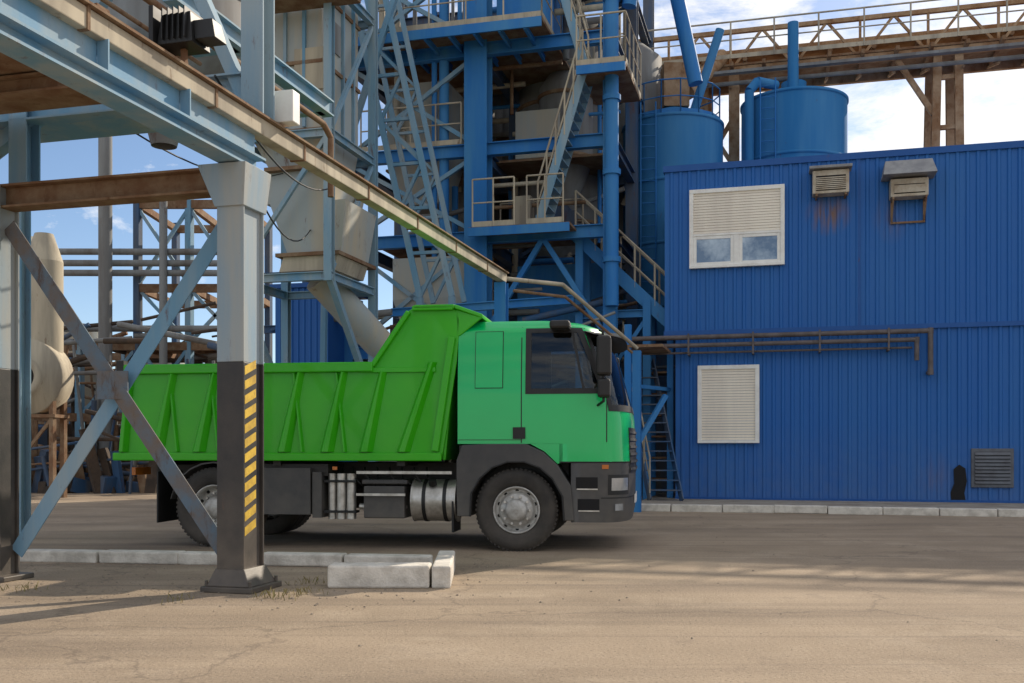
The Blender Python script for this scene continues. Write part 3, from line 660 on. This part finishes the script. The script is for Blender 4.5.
for s in (-10.2,-8.2):
    for t in (17.3,19.4): l.ibeam(P(s,t,4.4 if t<18 else 0),P(s,t,11.5),.16,.16)
for z in (4.5,7.2,10.1):
    for t in (17.3,19.4): l.ibeam(P(-10.2,t,z),P(-8.2,t,z),.12,.16)
    for s in (-10.2,-8.2): l.ibeam(P(s,17.3,z),P(s,19.4,z),.12,.16)
l.beam(P(-10.2,17.3,4.5),P(-8.2,17.3,7.2),.08); l.beam(P(-8.2,17.3,4.5),P(-8.2,19.4,7.2),.08); l.beam(P(-8.2,17.3,7.2),P(-8.2,19.4,10.1),.08)
for s in (-10.2,-8.2): l.beam(P(s,17.3,4.5),P(s,19.4,2.2),.12)
dk=g('walkway','rust'); dk.sbox(-10.6,-7.6,16.6,17.4,9.6,9.66); g('walkway_rail','cream').rail([P(-10.6,16.6,9.66),P(-7.6,16.6,9.66),P(-7.6,17.4,9.66)],1.05,.8)
b.tube(P(-8.9,18.3,4.65),P(-7.4,20.4,2.4),.32,16); 
b.tube(P(-10.6,19.3,9.0),P(-10.6,21,13.5),.35,16)
g.done()
# ---------------------------------------------------------------- processing tower
g=G('processing_tower'); b=g('columns','blue'); d=g('columns_rear','darkblue')
SS=(-10.35,-7.0,-3.8); TT=(23.0,26.5,30.0)
for i,s in enumerate(SS):
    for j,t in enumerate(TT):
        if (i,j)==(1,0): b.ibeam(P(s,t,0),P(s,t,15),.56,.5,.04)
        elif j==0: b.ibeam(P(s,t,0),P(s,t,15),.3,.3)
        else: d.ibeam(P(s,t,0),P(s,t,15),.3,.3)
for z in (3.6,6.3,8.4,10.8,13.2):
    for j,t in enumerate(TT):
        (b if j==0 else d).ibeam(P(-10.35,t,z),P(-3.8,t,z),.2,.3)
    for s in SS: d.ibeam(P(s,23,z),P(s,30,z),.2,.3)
dc=g('decks','rust')
dc.sbox(-10.6,-5.2,22.0,27,10.95,11.02); dc.sbox(-10,-4,24.5,30,8.5,8.56); dc.sbox(-7.0,-4.6,22.2,24.6,6.32,6.38); dc.sbox(-10,-7.5,23,30,6.4,6.46)
dc.sbox(-4.4,-3.3,22.0,24.5,9.75,9.81); dc.sbox(-7,-3.8,23,27,13.3,13.4)
for k in range(9): b.ibeam(P(-10.4+k*.6,22.0,10.83),P(-10.4+k*.6,24,10.83),.06,.14)
fa=g('deck_fascia','blue'); fa.sbox(-10.6,-5.2,21.95,22.0,10.78,11.0); fa.sbox(-7.0,-4.6,22.15,22.2,6.16,6.36); fa.sbox(-4.4,-3.3,21.95,22,9.6,9.79)
rl=g('railings','cream')
rl.rail([P(-10.6,22.0,11.02),P(-5.2,22.0,11.02),P(-5.2,24,11.02)],1.1,.9)
rl.rail([P(-6.9,22.2,6.38),P(-5.9,22.2,6.38)],1.1,.5); rl.rail([P(-5.6,22.2,6.38),P(-4.75,22.2,6.38)],1.1,.45)
rl.rail([P(-6.9,24.6,6.38),P(-4.75,24.6,6.38)],1.1,.6)
rl.rail([P(-4.4,22.0,9.81),P(-3.3,22.0,9.81),P(-3.3,24.5,9.81)],1.1,.6)
rl.rail([P(-10,22.9,8.56),P(-7.4,22.9,8.56)],1.0,.7)
si=g('inner_silos','greyduct')
for (s,t,r,z0,z1) in ((-9.0,27.5,1.3,5.5,12),(-5.8,27.0,1.25,7.2,12.6),(-7.4,29.5,1.2,3,12),(-4.3,29,1.0,4,12.5),(-5.4,25.6,.7,8.7,10.6)):
    q=P(s,t,0); si.lathe([(.2,z0-1.3),(r,z0),(r,z1),(.3,z1+.6),(.01,z1+.6)],(q.x,q.y,0),axis='z',n=32)
    for z in (z0,z0+1.6,z0+3.2): 
        if z<z1: g('silo_bands','rust').lathe([(r+.005,z),(r+.05,z+.01),(r+.05,z+.09),(r+.005,z+.1)],(q.x,q.y,0),axis='z',n=32)
cs=g('cladding','darkblue')
cs.sbox(-10.2,-7.2,30.1,30.2,2.5,12.5); cs.sbox(-6.9,-3.9,30.1,30.2,2,9.5); cs.sbox(-10,-8,25,25.1,3.7,6.2)
mb=g('machine_boxes','hopper'); mb.sbox(-9.6,-8.0,23.6,25.0,8.6,10.4); mb.taper((-9.2,-8.3,23.8,24.8,7.4),(-9.6,-8.0,23.6,25.0,8.6)); mb.sbox(-6.5,-5.4,24.6,25.8,8.6,9.8)
mb.taper((-8.7,-7.6,23.3,24.4,3.2),(-9.2,-7.3,23.0,24.8,4.9)); mb.sbox(-9.2,-7.3,23.0,24.8,4.9,5.9)
bb=g('blue_casings','blue'); bb.sbox(-6.6,-5.2,23.2,24.4,11.1,12.8); bb.sbox(-6.5,-4.2,24.8,26,3.8,5.9); bb.tube(P(-3.72,22.7,4.5),P(-3.72,22.7,15),.16,14)
for z in (5.5,7.5,9.2,11.5,13.5): bb.tube(P(-3.72,22.7,z),P(-3.72,22.7,z+.12),.21,14)
bb.tube(P(-3.35,22.9,11.4),P(-2.7,22.9,15.5),.17,14); bb.tube(P(-2.0,24.9,10.2),P(-3.1,24.9,15.5),.18,14)
bb.tube(P(-7.9,23.1,6.4),P(-7.9,23.1,15),.12,12); bb.tube(P(-8.15,23.1,4),P(-8.15,23.1,15),.07,10)
bx=g('braces','bluegrey')
for z0,z1 in ((3.7,6.2),(6.4,8.3),(8.5,10.7),(11,13.1)):
    bx.beam(P(-10.35,23,z0),P(-7.0,23,z1),.1); bx.beam(P(-7.0,23,z0),P(-10.35,23,z1),.1)
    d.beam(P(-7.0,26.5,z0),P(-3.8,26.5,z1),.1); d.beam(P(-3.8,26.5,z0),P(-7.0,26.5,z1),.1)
b.beam(P(-7,23,3.7),P(-5.4,23,6.2),.12); b.beam(P(-3.8,23,3.7),P(-5.4,23,6.2),.12)
cp=g('small_pipes','rust'); cq=g('small_pipes_grey','greyduct'); cr=g('small_pipes_blue','blue'); ce=g('small_pipes_cream','cream')
for k in range(120):
    tgt=random.choice((cp,cq,cr,ce)); s=random.uniform(-10.2,-4); t=random.uniform(23.2,29.5); z=random.uniform(3,13)
    if random.random()<.5:
        l=random.uniform(1,3.2); tgt.tube(P(s,t,z),P(min(s+l,-3.9),t,z+random.choice((0,0,.4))),random.uniform(.03,.09),8)
    else:
        l=random.uniform(1.5,4); tgt.tube(P(s,t,z),P(s,t,min(z+l,14)),random.uniform(.03,.1),8)
for k in range(40):
    s=random.uniform(-10,-4.5); t=random.uniform(23.3,28); z=random.choice((6.5,8.6,11.05,3.7)); w_=random.uniform(.2,.5); h=random.uniform(.3,.9)
    random.choice((mb,cs,g('motors','cream'))).sbox(s,s+w_,t,t+w_,z,z+h)
g.done()
g=G('lattice_conveyor_leg'); b=g('truss','bluegrey')
b.truss(P(-9.7,20.6,13.5),P(-7.75,21.0,4.6),U*.75,9,.13,.07); b.truss(P(-9.7,21.6,13.5),P(-7.75,21.9,4.6),U*.75,9,.11,.06)
b.beam(P(-7.75,21,4.6),P(-7.75,21,0),.13); b.beam(P(-7.0,21,4.6),P(-7.0,21,0),.13)
b.beam(P(-7.6,20.7,13),P(-9.9,20.7,6.5),.12); b.beam(P(-9.9,20.7,6.5),P(-10,20.7,0),.12)
g.done()
g=G('steel_staircase'); b=g('flights','bluegrey'); r=g('handrails','cream')
def flight(p,q,wv):
    b.stairs(p,q,wv)
    for o in (V3((0,0,0)),V3(wv)): r.rail([V3(p)+o,V3(q)+o],1.0,.75,.025)
flight(P(-5.4,23.2,6.38),P(-4.35,23.2,9.8),VV*-.75)
flight(P(-4.3,23.6,9.81),P(-5.3,23.6,13.3),VV*-.7)
s2=g('lower_flight','blue'); 
p=P(-2.35,23.4,4.1);q=P(-4.7,23.4,6.38)
s2.stairs(p,q,VV*.9); 
for o in (0,.9): s2.beam(p+VV*o-V3((0,0,.06)),q+VV*o-V3((0,0,.06)),.05,.3); r.rail([p+VV*o,q+VV*o],1.0,.6,.028)
b.sbox(-2.35,-1.3,23.4,24.3,4.0,4.08)
for s in (-4.6,-3.0): s2.ibeam(P(s,23.4,0),P(s,23.4,6.2 if s<-4 else 4.7),.18,.18); s2.ibeam(P(s,24.3,0),P(s,24.3,6.2 if s<-4 else 4.7),.18,.18)
s2.ibeam(P(-4.6,23.4,4.4),P(-3.0,23.4,4.4),.14,.18); s2.beam(P(-4.6,23.4,4.3),P(-3.0,23.4,2),.09); s2.beam(P(-3.0,23.4,4.3),P(-4.6,23.4,2),.09)
g.done()
g=G('ground_level_stair'); b=g('flight','darkblue'); b.stairs(P(-2.75,21.9,.1),P(-3.6,23.6,3.3),U*.7)
f=g('frame','blue'); f.ibeam(P(-3.15,21.4,0),P(-3.15,21.4,3.9),.14,.14); f.ibeam(P(-2.45,23.3,0),P(-2.45,23.3,3.9),.14,.14)
f.beam(P(-3.15,21.4,1.0),P(-2.4,21.9,2.4),.1); f.beam(P(-3.15,21.4,2.6),P(-2.45,23.3,2.6),.08); g('landing','rust').sbox(-3.3,-2.4,21.3,23,3.4,3.46)
for k in range(6): g('shelf_plates','rust').sbox(-3.0,-2.5,23.5,24.3,.5+k*.5,.54+k*.5)
g('handrail','cream').rail([P(-2.75,21.9,.1),P(-3.6,23.6,3.3)],.95,.8,.02)
g('rear_partition','darkblue').sbox(-4.2,-2.3,26.0,26.1,0,4.0)
g.done()
# ---------------------------------------------------------------- tanks
def tank(name,x,y,r,z1,z0=0,cone=.5):
    g=G(name); b=g('shell','tank'); b.lathe([(r,z0),(r,z1)],(x,y,0),axis='z',n=64); g('roof','tank').lathe([(r,z1+.001),(r*.25,z1+cone),(.01,z1+cone)],(x,y,0),axis='z',n=64)
    bb=g('bands','tank')
    z=z1
    while z>z0+.5: bb.lathe([(r+.003,z-.08),(r+.035,z-.07),(r+.035,z),(r+.003,z+.01)],(x,y,0),axis='z',n=64); z-=1.7
    rl=g('roof_rail','blue'); pts=[V3((x+r*.95*math.cos(a*math.pi/8),y+r*.95*math.sin(a*math.pi/8),z1+.02)) for a in range(17)]
    if cone>.4: rl.rail(pts,.9,.8,.02)
    ld=g('ladder','blue'); d=V3((-x,-y,0)).normalized(); n=V3((d.y,-d.x,0)); c=V3((x,y,0))+(d*.9+n*.42).normalized()*(r+.15)
    for o in (-.2,.2): ld.tube(c+n*o+V3((0,0,z0+3)),c+n*o+V3((0,0,z1+.3)),.02,6)
    zz=z0+3
    while zz<z1+.2: ld.tube(c-n*.2+V3((0,0,zz)),c+n*.2+V3((0,0,zz)),.012,5); zz+=.3
    return g
g=tank('silo_tank',4.5,28,1.38,10.2); g('pipes','tank').tube((4.9,27.0,10.3),(5.6,26.9,12.5),.12,12); g('roof_gear','rustlight').box(4.2,4.9,27.6,28.3,10.7,11.9); g('roof_gear','rustlight').tube((4.9,28,11.2),(6.2,29.5,12.8),.22,12); g.done()
g=tank('silo_tank',8.0,28.4,1.45,11.0,cone=.35); g('pipes','tank').tube((7.9,28.1,11.2),(7.9,28.1,13.2),.15,14)
pt_=g('pipes','tank'); pt_.path([V3((6.55,27.6,8)),V3((6.55,27.6,11.1)),V3((6.8,27.7,11.4)),V3((7.4,28,11.4))],.13,12)
pt_.tube((8.0,28.4,11.3),(8.0,28.4,11.6),.35,16); g.done()
# ---------------------------------------------------------------- conveyor gallery
g=G('conveyor_gallery'); b=g('trusses','rustlight'); c=g('deck','rust'); r=g('walkway_rail','cream')
z=12.3
for t in (30.0,31.6):
    b.beam(P(-5,t,z),P(18,t,z),.14,.22); b.beam(P(-5,t,z+1.15),P(18,t,z+1.15),.12)
    k=-5.0
    while k<17: b.beam(P(k,t,z),P(k+.9,t,z+1.15),.07); b.beam(P(k+.9,t,z+1.15),P(k+1.8,t,z),.07); b.beam(P(k,t,z),P(k,t,z+1.15),.07); k+=1.8
c.sbox(-5,18,29.9,31.7,z+.12,z+.18); 
k=-5.0
while k<18: c.sbox(k,k+.1,29.5,31.8,z-.02,z+.10); b.beam(P(k,29.9,z-.5),P(k,31.6,z-.02),.06); k+=.9
b.sbox(-5,18,30.4,31.2,z+.55,z+.75)
k=-4.6
while k<18: c.tube(P(k,30.3,z+.45),P(k,31.3,z+.45),.07,8); k+=1.2
r.rail([P(-5,29.4,z+.15),P(18,29.4,z+.15)],1.05,1.2,.025)
g('cable_tray','greyduct').beam(P(-5,29.35,z-.28),P(18,29.35,z-.25),.2,.08); g('pipes','greyduct').tube(P(-5,29.6,z-.5),P(18,29.6,z-.5),.06,10)
sp_=g('support_trestle','rustlight')
for s,t in ((4.0,30.1),(4.9,30.1),(4.0,31.6),(4.9,31.6)): sp_.ibeam(P(s,t,0),P(s-.0+(.25 if s<4.3 else -.1),t,z-.1),.22,.22)
for zz in (8.6,10.2,11.6): sp_.beam(P(4.2,30.1,zz),P(4.85,30.1,zz),.12)
sp_.beam(P(4.15,30.1,10.6),P(3.2,30.1,z-.1),.14)
sp_.ibeam(P(-2.2,30.1,0),P(-2.2,30.1,z),.3,.3); sp_.ibeam(P(-1.3,30.1,0),P(-1.3,30.1,z),.3,.3); sp_.ibeam(P(-2.2,31.6,0),P(-2.2,31.6,z),.3,.3)
sp_.beam(P(-2.2,30.1,9.5),P(-1.3,30.1,11),.12); sp_.beam(P(-1.3,30.1,9.5),P(-2.2,30.1,11),.12)
g.done()
# ---------------------------------------------------------------- left background
g=G('blue_shed'); corr(g('walls','wall'),-11.8,-10.4,21.9,.0,5.1,.16,.03); g('body','walltrim').sbox(-11.78,-10.42,21.93,24,0,5.05); g('roof','walltrim').sbox(-11.9,-10.3,21.8,24.1,5.1,5.2)
g.done()
g=G('dust_fan'); b=g('housing','cream')
q=(-12.0,24.5,3.0); b.lathe([(.01,-.0),(.30,.0),(.34,-.12),(.5,-.12),(.52,0),(.95,.02),(.97,.1),(.97,.7),(.01,.72)],q,n=36)
g('throat','dark').lathe([(.01,-.01),(.29,-.01)],q,n=32)
b.tube((-11.7,25,3.4),(-11.7,25,5.9),.45,20); b.tube((-11.7,25,5.9),(-11.7,25,6.6),.45,20,.22)
l=g('legs','rust'); 
for x in (-12.7,-11.3): l.beam((x,24.6,0),(x,24.6,2.6),.12); l.beam((x,25.2,0),(x,25.2,2.6),.12)
l.box(-12.8,-11.2,24.5,25.3,2.0,2.08); l.beam((-12.7,24.6,.2),(-11.3,24.6,2),.07)
g.done()
g=G('distant_process_plant'); a=g('frame','darkblue'); b=g('frame_rusty','rust'); c=g('vessels','hopper'); e=g('pipes','greyduct'); f=g('frame_pale','bluegrey'); sc=g('scrap_piles','scrap')
for i,x in enumerate((-17,-15.2,-13.4,-11.6,-10,-8.4)):
    for y in (31,34.5): (a if i%2 else f).beam((x,y,0),(x,y,9.0 if i>2 else 4.5),.2)
for zt in (2.2,4.4,6.2,8.8):
    x1=-17 if zt<4.5 else -11.6
    for y in (31,34.5): b.beam((x1,y,zt),(-8.4,y,zt),.18,.25)
    for x in (-11.6,-10,-8.4): b.beam((x,31,zt),(x,34.5,zt),.15,.2)
for x0,x1,z0,z1 in ((-11.6,-10,4.5,6.2),(-10,-11.6,6.3,8.7),(-10,-8.4,4.5,6.2),(-8.4,-10,6.3,8.7),(-11.6,-10,2.2,4.4),(-13.4,-11.6,2.2,4.4)): f.beam((x0,31,z0),(x1,31,z1),.1); f.beam((x1,31,z0),(x0,31,z1),.1)
for z in (6.6,6.9,7.25,4.9): e.tube((-22,30.5,z),(-8,30.6,z),.1,10)
e.tube((-12.2,30,0),(-12.2,30,11.5),.2,14); e.tube((-10.6,30.4,0),(-10.6,30.4,9.5),.12,10)
for x in (-19.5,-16,): e.beam((x,30.6,0),(x,30.6,7.3),.2)
c.tube((-16,36,0),(-16,36,5.6),1.5,28); c.tube((-19,37,0),(-19,37,9),1.5,28); c.tube((-9.3,33,1),(-9.3,33,4.2),.8,24); c.tube((-13,36,0),(-13,36,4.8),1.2,28); sc.box(-15,-13,31.5,33.5,0,2.0)
a.box(-20,-8,37.5,40,0,3.6); b.box(-20.3,-7.7,37.3,40.2,3.6,3.8)
b.box(-13,-9,31.5,34,4.45,4.5)
for k in range(170):
    x=random.uniform(-17,-8.5);y=random.uniform(27,34);z=random.uniform(.2,4.8)
    q=random.choice((b,e,a,sc,sc))
    if random.random()<.5: q.tube((x,y,z),(x+random.uniform(.6,3),y,z+random.uniform(-.6,.6)),random.uniform(.03,.09),7)
    else: q.tube((x,y,0),(x+random.uniform(-.5,.5),y,random.uniform(1,4.5)),random.uniform(.03,.08),7)
for k in range(160):
    x=random.uniform(-17,-8.5);y=random.uniform(27.5,33); w_=random.uniform(.15,.6); h=random.uniform(.2,2.6)*random.random()
    q=random.choice((sc,sc,sc,a,b)); cx=V3((x,y,h/2)); dd=V3((random.uniform(-.4,.4),random.uniform(-.3,.3),1)).normalized(); q.beam(cx-dd*h*.6,cx+dd*h*.6+V3((0,0,.1)),w_,w_*random.uniform(.3,1))
g.done()
g=G('rusty_plant_machinery'); a=g('machinery','rust'); b=g('frames','darkblue'); c=g('ducts','greyduct'); sc=g('dark_machinery','scrap')
for k in range(34):
    s=random.uniform(-14,-4.5); t=random.uniform(23,29); w_=random.uniform(.3,.9); random.choice((sc,b,c,sc)).sbox(s,s+w_,t,t+w_,0,random.uniform(.8,3.2))
for k in range(44):
    s=random.uniform(-14,-5); t=random.uniform(22,26); z=random.uniform(1.5,5); random.choice((a,b,c)).tube(P(s,t,z),P(s+random.uniform(1,3),t,z+random.uniform(-.8,.8)),random.uniform(.03,.09),8)
for s in (-13.5,-12,): b.ibeam(P(s,24,0),P(s,24,6),.2,.2)
for z in (3.4,4.4,5.8): b.ibeam(P(-14,24,z),P(-10.4,24,z),.15,.2)
g.done()
g=G('distant_warehouse'); b=g('walls','greyduct'); b.box(-60,-22,80,95,0,5); g('roof','rust').box(-61,-21,79,96,5,5.4); b.box(-12,25,70,85,0,6); g.done()
g=G('tree_line'); b=g('foliage','leaf')
for k in range(5000):
    x=random.uniform(-90,60); y=random.uniform(98,110); h=5.5+2*math.sin(x*.35)+1.5*math.sin(x*.9+2); z=random.uniform(0,1)**.6*h
    s=random.uniform(.3,.8); n=[V3((random.uniform(-s,s),random.uniform(-s,s),random.uniform(-s,s)))+V3((x,y,z)) for _ in range(3)]
    b.add(n,[(0,1,2)])
g.done()
g=G('dry_weeds'); b=g('blades','weed')
for cx,cy,n,hh in ((-2.0,8.35,50,.08),(-1.8,8.55,40,.06),(-2.75,8.2,30,.05),(-4.3,8.8,40,.06),(-1.9,9.2,30,.07)):
    for k in range(n):
        a=random.uniform(0,6.28); x=cx+random.gauss(0,.09);y=cy+random.gauss(0,.09); h=hh*random.uniform(.4,1.1); l=h*random.uniform(.2,.9); w_=.003
        px,py=-math.sin(a)*w_,math.cos(a)*w_
        b.add([(x-px,y-py,0),(x+px,y+py,0),(x+math.cos(a)*l*.5+px,y+math.sin(a)*l*.5+py,h*.7),(x+math.cos(a)*l,y+math.sin(a)*l,h)],[(0,1,2),(0,2,3)])
g.done()
# ---------------------------------------------------------------- light, sky, camera
az=math.radians(39.7); el=math.radians(31.5)
dv=V3((math.sin(az)*math.cos(el),math.cos(az)*math.cos(el),math.sin(el)))
sl=bpy.data.lights.new('sun','SUN'); sl.energy=5; sl.angle=math.radians(.5); sl.color=(1,.88,.72)
so=bpy.data.objects.new('sun',sl); scene.collection.objects.link(so); so.rotation_euler=dv.to_track_quat('Z','Y').to_euler(); so.location=(20,20,30)
w=bpy.data.worlds.new('World'); scene.world=w; w.use_nodes=True; nt=w.node_tree; N=nt.nodes; L=nt.links
bg=N['Background']; sky=N.new('ShaderNodeTexSky'); sky.sky_type='NISHITA'; sky.sun_disc=False; sky.sun_elevation=el; sky.sun_rotation=az; sky.dust_density=.4; sky.air_density=.8; sky.ozone_density=2.0
tc=N.new('ShaderNodeTexCoord'); mp=N.new('ShaderNodeMapping'); mp.inputs['Scale'].default_value=(1,1,2.2); mp.inputs['Location'].default_value=(.3,.1,.2)
L.new(tc.outputs['Generated'],mp.inputs[0]); n=N.new('ShaderNodeTexNoise'); n.inputs['Scale'].default_value=9; n.inputs['Detail'].default_value=7; n.inputs['Roughness'].default_value=.66; n.inputs['Distortion'].default_value=.25
L.new(mp.outputs[0],n.inputs['Vector'])
dt=N.new('ShaderNodeVectorMath'); dt.operation='DOT_PRODUCT'; dt.inputs[1].default_value=(.75,-.66,0); L.new(tc.outputs['Generated'],dt.inputs[0])
r=N.new('ShaderNodeMapRange'); r.inputs[1].default_value=-.9; r.inputs[2].default_value=-.35; r.inputs[3].default_value=-.12; r.inputs[4].default_value=.08  # mask also adds unseen cloud behind the camera to raise ambient light
L.new(dt.outputs['Value'],r.inputs[0]); ad=N.new('ShaderNodeMath'); L.new(n.outputs[0],ad.inputs[0]); L.new(r.outputs[0],ad.inputs[1])
r2=N.new('ShaderNodeMapRange'); r2.inputs[1].default_value=.47; r2.inputs[2].default_value=.68; L.new(ad.outputs[0],r2.inputs[0])
mx=N.new('ShaderNodeMix'); mx.data_type='RGBA'; mx.inputs[7].default_value=(8.2,8.0,7.8,1); L.new(r2.outputs[0],mx.inputs[0]); L.new(sky.outputs[0],mx.inputs[6])
L.new(mx.outputs[2],bg.inputs[0]); bg.inputs[1].default_value=.145
cam=bpy.data.cameras.new('camera'); co=bpy.data.objects.new('camera',cam); scene.collection.objects.link(co)
co.location=(0,0,1.25); co.rotation_euler=(math.radians(90),0,0); cam.sensor_width=36; cam.lens=35.156; cam.shift_y=.104; cam.clip_end=2000; scene.camera=co
scene.view_settings.view_transform='Standard'; scene.view_settings.look='None'; scene.view_settings.exposure=0
